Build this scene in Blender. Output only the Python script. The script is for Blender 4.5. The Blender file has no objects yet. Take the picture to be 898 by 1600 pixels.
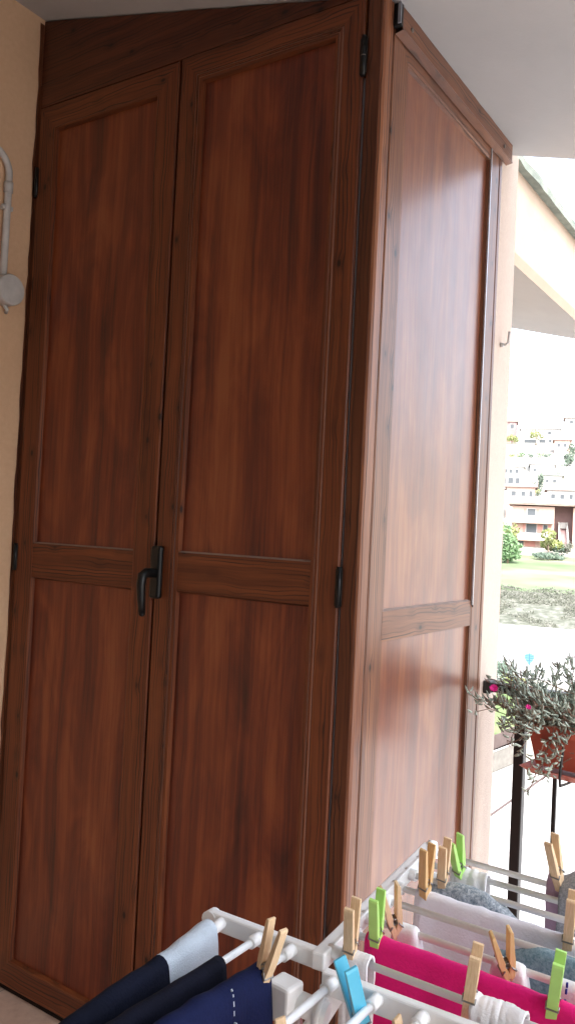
import bpy, bmesh, math, random
from mathutils import Vector, Matrix, noise
rnd = random.Random(7)
S = bpy.context.scene
COL = S.collection
R = math.radians

# ------------------------------------------------------------------ materials
class NT:
    def __init__(self, name):
        self.m = bpy.data.materials.new(name); self.m.use_nodes = True
        self.t = self.m.node_tree; self.t.nodes.clear()
        self.out = self.n('ShaderNodeOutputMaterial')
        self.b = self.n('ShaderNodeBsdfPrincipled')
        self.t.links.new(self.b.outputs[0], self.out.inputs[0])
    def n(self, ty, **kw):
        nd = self.t.nodes.new(ty)
        for k, v in kw.items(): setattr(nd, k, v)
        return nd
    def set(self, sock, v):
        if hasattr(v, 'is_output') or isinstance(v, bpy.types.NodeSocket): self.t.links.new(v, sock)
        else: sock.default_value = v
    def coord(self): return self.n('ShaderNodeTexCoord').outputs['Object']
    def sep(self, v):
        s = self.n('ShaderNodeSeparateXYZ'); self.set(s.inputs[0], v); return s.outputs
    def comb(self, x, y, z):
        s = self.n('ShaderNodeCombineXYZ')
        for i, v in enumerate((x, y, z)): self.set(s.inputs[i], v)
        return s.outputs[0]
    def math(self, op, a, b=0.0, c=None, clamp=False):
        s = self.n('ShaderNodeMath', operation=op); s.use_clamp = clamp
        self.set(s.inputs[0], a); self.set(s.inputs[1], b)
        if c is not None: self.set(s.inputs[2], c)
        return s.outputs[0]
    def noise(self, vec, scale=1.0, detail=3.0, rough=.5, dist=0.0):
        s = self.n('ShaderNodeTexNoise'); self.set(s.inputs['Vector'], vec)
        s.inputs['Scale'].default_value = scale; s.inputs['Detail'].default_value = detail
        s.inputs['Roughness'].default_value = rough; s.inputs['Distortion'].default_value = dist
        return s.outputs['Fac']
    def ramp(self, fac, stops):
        s = self.n('ShaderNodeValToRGB'); self.set(s.inputs[0], fac)
        e = s.color_ramp.elements
        while len(e) < len(stops): e.new(.5)
        for el, (p, c) in zip(e, stops):
            el.position = p; el.color = (*c, 1) if len(c) == 3 else c
        return s.outputs[0]
    def val(self, fac, a, b, lo=0.0, hi=1.0):
        s = self.n('ShaderNodeMapRange'); self.set(s.inputs[0], fac)
        for i, v in enumerate((a, b, lo, hi)): s.inputs[1+i].default_value = v
        return s.outputs[0]
    def mix(self, fac, a, b, blend='MIX'):
        s = self.n('ShaderNodeMix', data_type='RGBA', blend_type=blend)
        self.set(s.inputs[0], fac)
        self.set(s.inputs[6], (*a, 1) if isinstance(a, tuple) and len(a) == 3 else a)
        self.set(s.inputs[7], (*b, 1) if isinstance(b, tuple) and len(b) == 3 else b)
        return s.outputs[2]
    def bump(self, h, strength=.2, dist=.002):
        s = self.n('ShaderNodeBump'); self.set(s.inputs['Height'], h)
        s.inputs['Strength'].default_value = strength; s.inputs['Distance'].default_value = dist
        self.t.links.new(s.outputs[0], self.b.inputs['Normal'])
    def fin(self, color, rough=.5, spec=.5, metal=0.0):
        self.set(self.b.inputs['Base Color'], (*color, 1) if isinstance(color, tuple) and len(color) == 3 else color)
        self.set(self.b.inputs['Roughness'], rough)
        self.set(self.b.inputs['Specular IOR Level'], spec)
        self.b.inputs['Metallic'].default_value = metal
        return self.m

def plain(name, col, rough=.5, spec=.5, metal=0, var=.12, scale=30, bump=0, bscale=200):
    t = NT(name); c = t.coord()
    f = t.noise(c, scale, 4, .6)
    lo = tuple(x*(1-var) for x in col); hi = tuple(min(1, x*(1+var)) for x in col)
    if bump: t.bump(t.noise(c, bscale, 3, .6), bump, .002)
    return t.fin(t.ramp(f, [(.3, lo), (.7, hi)]), rough, spec, metal)

def wood_panel(name, seed, gain=1.0, coat=0):
    """Wood-print foil of the flat panels: vertical soft streaks, cathedral figures, dark clouds."""
    t = NT(name); x, y, z = t.sep(t.coord())
    u = t.math('ADD', t.math('ADD', x, y), seed*3.17)
    wob = t.noise(t.comb(t.math('MULTIPLY', u, 5), seed, t.math('MULTIPLY', z, 2.2)), 1, 2, .5)
    uw = t.math('ADD', u, t.math('MULTIPLY', t.math('SUBTRACT', wob, .5), .045))
    broad = t.noise(t.comb(t.math('MULTIPLY', uw, 16), seed, t.math('MULTIPLY', z, .55)), 1, 3, .55)
    streak = t.noise(t.comb(t.math('MULTIPLY', uw, 75), seed+4, t.math('MULTIPLY', z, .8)), 1, 3, .6)
    fine = t.noise(t.comb(t.math('MULTIPLY', uw, 330), seed+9, t.math('MULTIPLY', z, 5)), 1, 2, .6)
    cloud = t.noise(t.comb(t.math('MULTIPLY', u, 9), seed+2, t.math('MULTIPLY', z, 2.3)), 1, 4, .6, .8)
    # cathedral rings
    field = t.noise(t.comb(t.math('MULTIPLY', u, 8), seed+6, t.math('MULTIPLY', z, 1.3)), 1, 0, .45)
    ring = t.math('SINE', t.math('MULTIPLY', field, 58))
    ring = t.math('MULTIPLY', ring, t.val(cloud, .45, .62, 0, 1))
    v = t.math('ADD', t.math('MULTIPLY', broad, .45), t.math('MULTIPLY', streak, .30))
    v = t.math('ADD', v, t.math('SUBTRACT', t.math('MULTIPLY', cloud, .56), .100))
    v = t.math('ADD', v, t.math('MULTIPLY', fine, .17))
    v = t.math('ADD', v, t.math('MULTIPLY', ring, .024))
    if coat: v = t.math('ADD', t.math('MULTIPLY', t.math('SUBTRACT', v, .63), .62), .625)  # side panel: print contrast flattened, haze of the sheen put into the colour
    G3 = gain if isinstance(gain, tuple) else (gain,)*3
    sc = lambda c: tuple(min(.9, a*q) for a, q in zip(c, G3))
    col = t.ramp(v, [(p, sc(c)) for p, c in ((.46, (.062, .016, .012)), (.545, (.125, .029, .016)), (.625, (.19, .046, .020)), (.71, (.275, .082, .030)), (.80, (.33, .118, .045)))])
    t.bump(t.math('ADD', streak, fine), .06, .001)
    rough = t.val(t.noise(t.comb(t.math('MULTIPLY', u, 12), 1.0, t.math('MULTIPLY', z, 6)), 1, 4, .6), .3, .7, .30, .42)
    t.b.inputs['IOR'].default_value = 1.5; t.b.inputs['Coat Weight'].default_value = .72*coat; t.b.inputs['Coat Roughness'].default_value = .25
    return t.fin(col, rough, .5)

def wood_frame(name, horiz, seed, gain=1.0, coat=0):
    """Rustic foil of the rails and stiles: dark wavy grain lines along the member, elongated knots."""
    t = NT(name); x, y, z = t.sep(t.coord())
    u = t.math('ADD', t.math('ADD', x, y), seed*1.9); a = z
    if horiz: u, a = t.math('ADD', z, seed*1.9), t.math('ADD', x, y)
    warp = t.noise(t.comb(t.math('MULTIPLY', u, 14), seed, t.math('MULTIPLY', a, 4.5)), 1, 2, .5)
    # knots
    vo = t.n('ShaderNodeTexVoronoi', feature='F1'); vo.inputs['Scale'].default_value = 1.0
    t.set(vo.inputs['Vector'], t.comb(t.math('MULTIPLY', u, 21), seed+.3, t.math('MULTIPLY', a, 12)))
    d = vo.outputs['Distance']; 
    pick = t.sep(vo.outputs['Color'])[0]
    gate = t.math('GREATER_THAN', pick, .38)
    pr2 = t.sep(vo.outputs['Color'])[1]
    knot = t.math('MULTIPLY', t.val(t.math('DIVIDE', d, t.math('ADD', .45, t.math('MULTIPLY', pr2, .9))), .10, .20, 1, 0), gate)
    halo = t.math('MULTIPLY', t.val(d, .10, .42, 1, 0), gate)
    uw = t.math('ADD', u, t.math('MULTIPLY', t.math('SUBTRACT', warp, .5), .03))
    uw = t.math('ADD', uw, t.math('MULTIPLY', halo, .006))
    lines = t.math('SINE', t.math('MULTIPLY', uw, 640))
    lw = t.noise(t.comb(t.math('MULTIPLY', uw, 60), seed+3, t.math('MULTIPLY', a, 2.0)), 1, 3, .6)
    line = t.math('MULTIPLY', t.val(lines, .35, .95, 0, 1), t.val(lw, .42, .6, 0, 1))
    body = t.noise(t.comb(t.math('MULTIPLY', uw, 42), seed+7, t.math('MULTIPLY', a, 1.6)), 1, 4, .6)
    G3 = gain if isinstance(gain, tuple) else (gain,)*3; g = G3[0]
    col = t.ramp(body, [(p, tuple(a*q for a, q in zip(c, G3))) for p, c in ((.28, (.100, .030, .015)), (.5, (.172, .055, .024)), (.72, (.27, .092, .037)))])
    col = t.mix(t.math('MULTIPLY', line, .9), col, (.022*g, .010*g, .008*g))
    col = t.mix(t.math('MULTIPLY', halo, .42), col, (.035*g, .012*g, .008*g))
    col = t.mix(t.math('MULTIPLY', knot, .92), col, (.012, .006, .005))
    t.bump(t.math('SUBTRACT', body, line), .12, .0012)
    t.b.inputs['Coat Weight'].default_value = coat; t.b.inputs['Coat Roughness'].default_value = .25
    return t.fin(col, .42, .35)

M = {}
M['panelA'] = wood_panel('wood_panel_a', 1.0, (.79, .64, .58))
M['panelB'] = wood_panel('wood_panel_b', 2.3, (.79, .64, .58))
M['panelS'] = wood_panel('wood_panel_side_glare', 5.1, (.94, 1.12, 1.20), 1)  # paler and less red than the front: side glare put into the colour
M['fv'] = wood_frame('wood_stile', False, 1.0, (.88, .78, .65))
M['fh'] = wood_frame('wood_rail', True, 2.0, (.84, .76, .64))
M['fvs'] = wood_frame('wood_stile_side_glare', False, 4.0, (1.05, 1.3, 1.5), .4)  # side stiles: same wood, glare carried in the gain
M['fhs'] = wood_frame('wood_rail_side_glare', True, 6.0, (1.0, 1.25, 1.45), .3)  # side rails: glare carried in the gain as well
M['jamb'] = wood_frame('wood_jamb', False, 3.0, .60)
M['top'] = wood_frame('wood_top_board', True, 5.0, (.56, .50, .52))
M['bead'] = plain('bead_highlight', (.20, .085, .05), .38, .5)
M['dust_glint'] = plain('dusty_lit_ledge', (.30, .23, .20), .8, .3)  # dust on the rail's top bevel, with its caught light as paler colour
M['corner'] = wood_frame('wood_corner_trim_lit', False, 8.0, (1.2, 1.4, 1.5), .2)  # brightness of the lit corner put into the trim colour
M['dark'] = plain('cabinet_inside', (.012, .008, .007), .8, .2)
M['gasket'] = plain('grey_gasket', (.22, .23, .26), .5, .4)
M['alu'] = plain('aluminium_strip', (.55, .56, .60), .35, .5, .6)
M['black'] = plain('black_plastic', (.006, .0065, .007), .38, .35)
M['screw'] = plain('screw_metal', (.16, .14, .13), .4, .5, .9)
M['iron'] = plain('black_iron', (.016, .016, .017), .42, .5)
M['pvc'] = plain('grey_pvc', (.52, .51, .50), .45, .4)
M['rack'] = plain('white_rack_paint', (.90, .92, .92), .32, .5, 0, .03)
M['steel'] = plain('spring_steel', (.30, .29, .28), .35, .5, 1.0)
M['terra'] = plain('terracotta_plastic', (.50, .115, .075), .45, .4, 0, .1)
M['soil'] = plain('soil', (.05, .036, .028), .95, .1, 0, .4, 80, .6)

def plaster(name, lo, hi, scale=60, bump=.35, bscale=220):
    t = NT(name); c = t.coord()
    f = t.math('ADD', t.math('MULTIPLY', t.noise(c, scale, 5, .65), .5), t.math('MULTIPLY', t.noise(c, 2.2, 4, .6), .5))
    t.bump(t.noise(c, bscale, 4, .7), bump, .003)
    return t.fin(t.ramp(f, [(.32, lo), (.68, hi)]), .9, .2)
M['peach'] = plaster('peach_plaster', (0.650, 0.420, 0.263), (0.739, 0.504, 0.330))
M['rear'] = plaster('darkened_rear_plaster', (0.170, 0.153, 0.140), (0.212, 0.196, 0.178))  # for the unseen rear wall, darkened to hold down bounced light
M['pillar'] = plaster('pale_pillar_plaster', (0.570, 0.454, 0.385), (0.676, 0.561, 0.480), 90, .5, 260)
M['ceil'] = plaster('white_ceiling_paint', (0.420, 0.433, 0.445), (0.479, 0.487, 0.496), 4, .15, 120)
M['soffit'] = plaster('grey_soffit_paint', (0.303, 0.303, 0.303), (0.339, 0.339, 0.339), 3, .1)
M['fascia'] = plaster('peach_fascia_plaster', (0.368, 0.279, 0.212), (0.412, 0.323, 0.257), 8, .1)
M['rooftile'] = plaster('lichen_roof_edge', (.12, .14, .13), (.30, .33, .28), 14, .6, 60)

def tiles():
    t = NT('beige_floor_tiles'); x, y, z = t.sep(t.coord())
    def grout(v):
        m = t.math('FRACT', t.math('ADD', t.math('DIVIDE', v, .30), 50.17))
        return t.math('LESS_THAN', t.math('ABSOLUTE', t.math('SUBTRACT', m, .5)), .009)
    g = t.math('MAXIMUM', grout(x), grout(y))
    f = t.noise(t.comb(x, y, z), 26, 5, .65)
    col = t.ramp(f, [(.3, (.46, .34, .28)), (.7, (.60, .47, .39))])
    return t.fin(t.mix(g, col, (.30, .25, .22)), .45, .4)
M['tiles'] = tiles()

def cloth_mat(name, col, kind='weave', var=.12, scale=400, col2=None, rough=.9):
    t = NT(name); c = t.coord()
    n1 = t.noise(c, scale, 2, .6); n2 = t.noise(c, 18, 3, .6)
    lo = tuple(v*(1-var) for v in col); hi = tuple(min(1, v*(1+var)) for v in col)
    if kind == 'heather':
        col = t.ramp(t.noise(c, scale, 4, .8, .5), [(.38, col), (.52, tuple((a+b)/2 for a, b in zip(col, col2))), (.64, col2)])
    else:
        col = t.ramp(t.math('ADD', t.math('MULTIPLY', n1, .4), t.math('MULTIPLY', n2, .6)), [(.3, lo), (.7, hi)])
    t.b.inputs['Sheen Weight'].default_value = .12 if max(lo) > .08 else 0
    t.bump(n1, .5, .0012)
    return t.fin(col, rough, .15)
M['magenta'] = cloth_mat('magenta_jersey', (.78, .012, .20), var=.08)
M['white_cloth'] = cloth_mat('white_jersey', (.86, .86, .88), var=.04)
M['lavender'] = cloth_mat('lavender_white_cotton', (.86, .87, .96), var=.05)
M['heather'] = cloth_mat('heather_knit', (.16, .21, .26), 'heather', scale=260, col2=(.62, .68, .73))
M['teal'] = cloth_mat('teal_denim', (.12, .21, .26), 'heather', scale=260, col2=(.30, .42, .48))
M['mauve'] = cloth_mat('mauve_cotton', (.45, .30, .40), var=.1)
M['greysock'] = cloth_mat('grey_wool', (.22, .23, .25), 'heather', scale=420, col2=(.42, .43, .46))
M['navy'] = cloth_mat('dark_navy_fleece', (.006, .008, .020), var=.3)
M['navy2'] = cloth_mat('navy_jersey', (.007, .011, .048), var=.25)
M['black_navy'] = cloth_mat('black_navy_jersey', (.005, .006, .015), var=.3)
M['band'] = cloth_mat('pale_grey_waistband', (.52, .60, .68), var=.12, scale=700)
M['stitch'] = plain('white_stitching', (.6, .66, .72), .8, .2)
M['bluestitch'] = plain('blue_stitching', (.03, .035, .22), .8, .2)

def peg_wood(name, lo, hi):
    t = NT(name); x, y, z = t.sep(t.coord())
    oi = t.n('ShaderNodeObjectInfo').outputs['Random']
    f = t.noise(t.comb(t.math('MULTIPLY', x, 900), t.math('ADD', t.math('MULTIPLY', y, 900), t.math('MULTIPLY', oi, 40)), t.math('MULTIPLY', z, 30)), 1, 3, .6)
    return t.fin(t.ramp(f, [(.3, lo), (.7, hi)]), .55, .35)
M['pegwood'] = peg_wood('pale_peg_wood', (.70, .49, .28), (.86, .65, .42))
M['pegwood2'] = peg_wood('orange_peg_wood', (.66, .41, .17), (.82, .55, .28))
M['peggreen'] = plain('lime_peg_plastic', (.48, .84, .22), .4, .5, 0, .05)
M['pegblue'] = plain('sky_blue_peg_plastic', (.12, .56, .78), .35, .5, 0, .05)

def leaf_mat(name, cols, scale=40, rough=.55):
    t = NT(name)
    f = t.noise(t.coord(), scale, 2, .6)
    n = len(cols)
    return t.fin(t.ramp(f, [(.3+.4*i/(n-1), c) for i, c in enumerate(cols)]), rough, .3)
M['leaf'] = leaf_mat('grey_green_succulent', [(.30, .36, .31), (.45, .53, .46), (.56, .62, .53)], 45)
M['leafdry'] = leaf_mat('dry_reddish_leaf', [(.22, .12, .09), (.36, .22, .17)], 60)
M['stem'] = leaf_mat('brown_stem', [(.16, .10, .07), (.30, .20, .14)], 60)
M['petal'] = plain('magenta_petal', (.62, .02, .22), .5, .3)
# far
M['conc'] = plaster('pale_concrete', (0.381, 0.374, 0.362), (0.455, 0.448, 0.436), .6, .1, 8)
M['asph'] = plaster('pale_road', (0.338, 0.338, 0.338), (0.405, 0.405, 0.405), .5, .1, 8)  # even pale grey road surface
M['grass'] = leaf_mat('lawn_grass', [(0.066, 0.113, 0.036), (0.101, 0.155, 0.054), (0.155, 0.196, 0.089)], .35, .9)
M['grass2'] = leaf_mat('field_grass', [(0.082, 0.131, 0.059), (0.136, 0.186, 0.099), (0.228, 0.250, 0.164)], .09, .9)
M['hill'] = leaf_mat('dry_hillside', [(0.255, 0.245, 0.206), (0.304, 0.294, 0.264), (0.343, 0.338, 0.313)], .05, .9)
M['scrub'] = leaf_mat('pale_scrub', [(0.061, 0.068, 0.050), (0.105, 0.112, 0.090), (0.175, 0.175, 0.154)], 1.2, .9)
M['tr_y'] = leaf_mat('yellow_green_leaves', [(0.122, 0.151, 0.050), (0.216, 0.238, 0.094)], .7)
M['tr_g'] = leaf_mat('mid_green_leaves', [(0.068, 0.136, 0.060), (0.153, 0.238, 0.119)], .7)
M['tr_d'] = leaf_mat('dark_green_leaves', [(0.051, 0.085, 0.064), (0.128, 0.170, 0.128)], .7)
M['trunk'] = plain('tree_bark', (.16, .12, .09), .9, .2)
M['fwhite'] = plaster('white_house_render', (0.385, 0.379, 0.373), (0.431, 0.426, 0.420), .4, .05, 4)
M['fpink'] = plaster('pink_house_render', (0.409, 0.276, 0.237), (0.446, 0.311, 0.276), .4, .05, 4)
M['fmauve'] = plaster('mauve_house_render', (0.240, 0.158, 0.158), (0.300, 0.195, 0.195), .4, .05, 4)
M['froof'] = plaster('brown_roof', (0.224, 0.163, 0.143), (0.306, 0.235, 0.204), .8, .2, 4)
M['fglass'] = plain('dark_window', (.075, .085, .095), .35, .2)
M['fshut'] = plain('salmon_shutter', (0.400, 0.188, 0.163), .6, .3)
M['fbrown'] = plaster('brown_wood_fence', (.075, .055, .052), (.11, .085, .08), 3, .2, 20)
M['fstone'] = plaster('pale_stone_wall', (0.120, 0.112, 0.100), (0.208, 0.200, 0.184), 3.5, .4, 12)
M['signblue'] = plain('pale_blue_enamel', (0.088, 0.200, 0.248), .4, .4)
M['signdark'] = plain('dark_teal_paint', (.03, .10, .14), .5, .3)
M['wire'] = plain('dull_green_wire', (.22, .26, .22), .6, .3)

# ------------------------------------------------------------------ mesh helpers
class MB:
    def __init__(self): self.bm = bmesh.new(); self.mats = []
    def mi(self, m):
        if m not in self.mats: self.mats.append(m)
        return self.mats.index(m)
    def face(self, pts, mat, smooth=False):
        vs = [self.bm.verts.new(p) for p in pts]
        f = self.bm.faces.new(vs); f.material_index = self.mi(mat); f.smooth = smooth
        return f
    def box(self, a, b, mat, bevel=0.0):
        (x0, y0, z0), (x1, y1, z1) = a, b
        self.prism([(x0, y0), (x1, y0), (x1, y1), (x0, y1)], z0, z1, mat, bevel)
    def hexa(self, bot, top, mat, bevel=0.0):
        n = len(bot)
        vb = [self.bm.verts.new(p) for p in bot]; vt = [self.bm.verts.new(p) for p in top]
        fs = [self.bm.faces.new(vb[::-1]), self.bm.faces.new(vt)]
        for i in range(n):
            j = (i+1) % n; fs.append(self.bm.faces.new([vb[i], vb[j], vt[j], vt[i]]))
        k = self.mi(mat)
        for f in fs: f.material_index = k
        if bevel:
            es = {e for f in fs for e in f.edges}
            bmesh.ops.bevel(self.bm, geom=list(es), offset=bevel, segments=2, profile=.5, affect='EDGES')
    def prism(self, poly, z0, z1, mat, bevel=0.0):
        self.hexa([(x, y, z0) for x, y in poly], [(x, y, z1) for x, y in poly], mat, bevel)
    def obox(self, c, size, rot, mat, bevel=0.0):
        """oriented box: centre, full size, 3x3 rotation"""
        hx, hy, hz = (s/2 for s in size); c = Vector(c)
        P = lambda x, y, z: tuple(c + rot @ Vector((x, y, z)))
        self.hexa([P(-hx, -hy, -hz), P(hx, -hy, -hz), P(hx, hy, -hz), P(-hx, hy, -hz)],
                  [P(-hx, -hy, hz), P(hx, -hy, hz), P(hx, hy, hz), P(-hx, hy, hz)], mat, bevel)
    def tube(self, pts, r, mat, seg=10, cap=True):
        pts = [Vector(p) for p in pts]; k = self.mi(mat); rings = []
        rs = r if isinstance(r, (list, tuple)) else [r]*len(pts)
        ref = None
        for i, p in enumerate(pts):
            d = (pts[min(i+1, len(pts)-1)] - pts[max(i-1, 0)]).normalized()
            if ref is None:
                ref = Vector((0, 0, 1)) if abs(d.z) < .9 else Vector((1, 0, 0))
            a = d.cross(ref).normalized(); b = a.cross(d).normalized(); ref = b
            rings.append([self.bm.verts.new(p + (a*math.cos(2*math.pi*j/seg) + b*math.sin(2*math.pi*j/seg))*rs[i]) for j in range(seg)])
        for A, B in zip(rings, rings[1:]):
            for j in range(seg):
                f = self.bm.faces.new([A[j], A[(j+1) % seg], B[(j+1) % seg], B[j]]); f.material_index = k; f.smooth = True
        if cap:
            for ring in (rings[0][::-1], rings[-1]):
                f = self.bm.faces.new(ring); f.material_index = k
    def ball(self, c, rad, mat, sub=2):
        k = self.mi(mat); c = Vector(c)
        if not isinstance(rad, (tuple, list)): rad = (rad,)*3
        mt = Matrix.Translation(c) @ Matrix.Diagonal((*rad, 1))
        g = bmesh.ops.create_icosphere(self.bm, subdivisions=sub, radius=1, matrix=mt)
        for v in g['verts']:
            for f in v.link_faces: f.material_index = k; f.smooth = True
    def build(self, name, parent=None):
        bmesh.ops.recalc_face_normals(self.bm, faces=self.bm.faces[:])
        me = bpy.data.meshes.new(name); self.bm.to_mesh(me); self.bm.free()
        for m in self.mats: me.materials.append(M[m])
        o = bpy.data.objects.new(name, me); COL.objects.link(o)
        if parent is not None: attach(o, parent)
        return o

def world_of(o):
    m = o.matrix_basis.copy()
    if o.parent: m = world_of(o.parent) @ o.matrix_parent_inverse @ m
    return m
def attach(o, parent):
    o.parent = parent; o.matrix_parent_inverse = world_of(parent).inverted()
def tag(o, label, cat, group=None):
    o['label'] = label; o['category'] = cat
    if group: o['group'] = group
    return o
def thing(name, label, cat, loc=(0, 0, 0), group=None):
    o = bpy.data.objects.new(name, None); COL.objects.link(o); o.location = loc
    o.empty_display_size = .05
    return tag(o, label, cat, group)
def structure(o): o['kind'] = 'structure'; return o
def fbm(x, y, z, s=1.0): return noise.noise(Vector((x*s, y*s, z*s)))

# ------------------------------------------------------------------ balcony shell
SX = -0.872          # plane of the cupboard's side
FY = 1.563           # plane of the cupboard's front
ZC = lambda x: 2.622 - .2717*(x - SX)      # sloping ceiling
XR = 0.45; XRAIL = 0.95

b = MB(); b.box((-2.30, -1.75, -.18), (XRAIL+.1, 2.52, 0), 'tiles'); structure(b.build('balcony_floor'))
b = MB()
nx, ny = 1, 48
edge = [(-2.30 + (XR+2.4)*i/60.0) for i in range(61)]
lo, hi = [], []
for i, x in enumerate(edge):
    ye = 2.452 + .055*(x+.872)*.6 + .007*fbm(x*9, 3, 1) + .004*fbm(x*40, 1, 2)
    lo.append((x, ye, ZC(x)))
for i in range(60):
    (x0, y0, z0), (x1, y1, z1) = lo[i], lo[i+1]
    b.face([(x0, -1.75, z0), (x1, -1.75, z1), (x1, y1, z1), (x0, y0, z0)], 'ceil')
    b.face([(x0, y0, z0), (x1, y1, z1), (x1, y1+.004, z1+.022), (x0, y0+.004, z0+.022)], 'rooftile')
    b.face([(x0, y0+.004, z0+.022), (x1, y1+.004, z1+.022), (x1, y1+.004, z1+.2), (x0, y0+.004, z0+.2)], 'fascia')
    b.face([(x0, -1.75, z0+.2), (x1, -1.75, z1+.2), (x1, y1+.004, z1+.2), (x0, y0+.004, z0+.2)], 'rooftile')
structure(b.build('ceiling'))

# L-shaped house wall: left end wall and unseen long wall behind the viewer, raised to block sun
b = MB()
b.prism([(-2.30, -1.75), (-2.30, 2.50), (-2.068, 2.50), (-2.068, -1.45), (5.0, -1.45), (5.0, -1.75)], -8.0, 9.0, 'peach')
b.face([(-2.06, -1.447, 0), (5, -1.447, 0), (5, -1.447, 8.9), (-2.06, -1.447, 8.9)], 'rear')  # dark sheet added over the unseen wall to cut its bounce
tag(b.build('balcony_wall'), 'peach plastered house wall along the left side of the wooden cupboard', 'wall')

# pillar
b = MB()
b.prism([(-1.20, 2.345), (SX-.004, 2.345), (SX-.004, 2.512), (-1.20, 2.512)], -8.0, 2.70, 'pillar', .006)
pillar = tag(b.build('balcony_pillar'), 'pale peach rough plastered pillar right behind the wooden cupboard', 'pillar')

# hook on the pillar
hk = thing('wall_hook', 'small metal hook screwed high into the pale pillar', 'hook', (SX, 2.41, 2.0))
b = MB()
b.tube([(SX-.006, 2.412, 2.012), (SX+.012, 2.412, 2.010), (SX+.020, 2.413, 2.016), (SX+.022, 2.414, 2.050)], .0038, 'pvc', 8); b.build('hook_rod', hk)
b = MB(); b.tube([(SX-.006, 2.412, 2.010), (SX+.006, 2.412, 2.010)], .007, 'pvc', 10); b.build('wall_plug', hk)

# conduit on the left wall
cd = thing('wall_conduit', 'grey plastic cable conduit with round cover on the left peach wall', 'conduit', (-2.06, 1.46, 2.05))
xw = -2.055
pp = [(xw, 1.2, 2.50), (xw, 1.37, 2.487)]
for i in range(9):
    a = math.pi/2*i/8
    pp.append((xw, 1.395 + .068*math.sin(a), 2.415 + .068*math.cos(a)))
pp += [(xw, 1.463, 2.36), (xw, 1.462, 2.10)]
b = MB(); b.tube(pp, .0105, 'pvc', 12); b.build('pipe', cd)
b = MB(); b.tube([(xw, 1.463, 2.395), (xw, 1.463, 2.365)], .0135, 'pvc', 12); b.build('coupling', cd)
b = MB(); b.obox((xw-.003, 1.463, 2.318), (.02, .034, .014), Matrix.Identity(3), 'pvc', .003); b.ball((xw+.006, 1.444, 2.318), .006, 'pvc', 1); b.build('clamp', cd)
b = MB(); b.tube([(-2.068, 1.478, 2.075), (-2.035, 1.478, 2.075), (-2.030, 1.478, 2.075)], [.046, .046, .043], 'pvc', 32); b.build('round_cover', cd)
b = MB(); b.tube([(-2.058, 1.47, 2.034), (-2.052, 1.48, 2.018), (-2.064, 1.485, 2.012)], .006, 'pvc', 8); b.build('cable_gland', cd)

# ------------------------------------------------------------------ cupboard
cup = thing('wooden_cupboard', 'tall dark wood balcony cupboard with two doors under sloping ceiling', 'cupboard', (-1.46, 1.95, 0))

def ring_frame(b, outer, prof, to3d, mats):
    """sweep a moulding profile [(inset, height, slot)] around a quad (a,z)x4 given bl, br, tr, tl; mats (v, h)"""
    def inset(q, u):
        (x0, z0), (x1, z1), (x2, z2), (x3, z3) = q
        sl = (z2 - z3)/(x2 - x3)
        zt = lambda x: z3 + sl*(x - x3) - u
        return [(x0+u, z0+u), (x1-u, z1+u), (x2-u, zt(x2-u)), (x3+u, zt(x3+u))]
    rings = [[to3d(x, z, h) for x, z in inset(outer, u)] for u, h, _ in prof]
    for k in range(len(prof)-1):
        for i in range(4):
            j = (i+1) % 4
            slot = prof[k+1][2]
            mat = slot if slot else (mats[1] if i in (0, 2) else mats[0])
            b.face([rings[k][i], rings[k][j], rings[k+1][j], rings[k+1][i]], mat)
    return inset(outer, prof[-1][0])

front = lambda x, z, h: (x, FY - h, z)
side = lambda y, z, h: (SX + h, y, z)
H0 = .0
def profile(w, bead=True):
    p = [(0, -.03, None), (0, .001, None), (.003, .004, None)]
    if bead:
        p += [(w-.026, .004, None), (w-.024, .0025, 'jamb'), (w-.021, .0045, 'bead'), (w-.016, .0045, None), (w-.0145, .0025, 'jamb'), (w-.012, .004, 'bead'), (w-.008, .003, None)]
    else:
        p += [(w-.010, .004, None), (w-.008, .0045, None)]
    p += [(w-.003, .003, None), (w, -.010, None)]
    return p

def door(outer, w, midz, pmat, bead, label=None):
    b = MB()
    inner = ring_frame(b, outer, profile(w, bead), front, ('fv', 'fh'))
    d = b.build('door', cup)
    if label: d['label'] = label
    (xa, za), (xb, zb), (xc, zc), (xd, zd) = inner
    z0, z1 = midz
    xA, xB = xa, xb
    xa, xb = xa-.0085, xb+.0085
    b = MB()   # flat mid rail
    b.face([front(xa, z0, -.010), front(xb, z0, -.010), front(xb, z0+.006, .002), front(xa, z0+.006, .002)], 'fh')
    b.face([front(xa, z0+.006, .002), front(xb, z0+.006, .002), front(xb, z1-.004, .002), front(xa, z1-.004, .002)], 'fh')
    b.face([front(xa, z1-.004, .002), front(xb, z1-.004, .002), front(xb, z1, -.010), front(xa, z1, -.010)], 'dust_glint')
    b.build('mid_rail', d); xa, xb = xA, xB
    b = MB(); b.face([front(xa-.004, za-.004, -.0095), front(xb+.004, zb-.004, -.0095), front(xb+.004, z0+.002, -.0095), front(xa-.004, z0+.002, -.0095)], pmat); b.build('lower_panel', d)
    b = MB(); b.face([front(xa-.004, z1-.002, -.0095), front(xb+.004, z1-.002, -.0095), front(xc+.004, zc+.004, -.0095), front(xd-.004, zd+.004, -.0095)], pmat); b.build('upper_panel', d)
    return d
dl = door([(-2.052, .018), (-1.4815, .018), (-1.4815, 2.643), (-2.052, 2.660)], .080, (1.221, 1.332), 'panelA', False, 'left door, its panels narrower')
dr = door([(-1.4745, .018), (-.9165, .018), (-.9165, 2.629), (-1.4745, 2.645)], .079, (1.227, 1.336), 'panelB', True, 'right door carrying the black handle')

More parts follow.
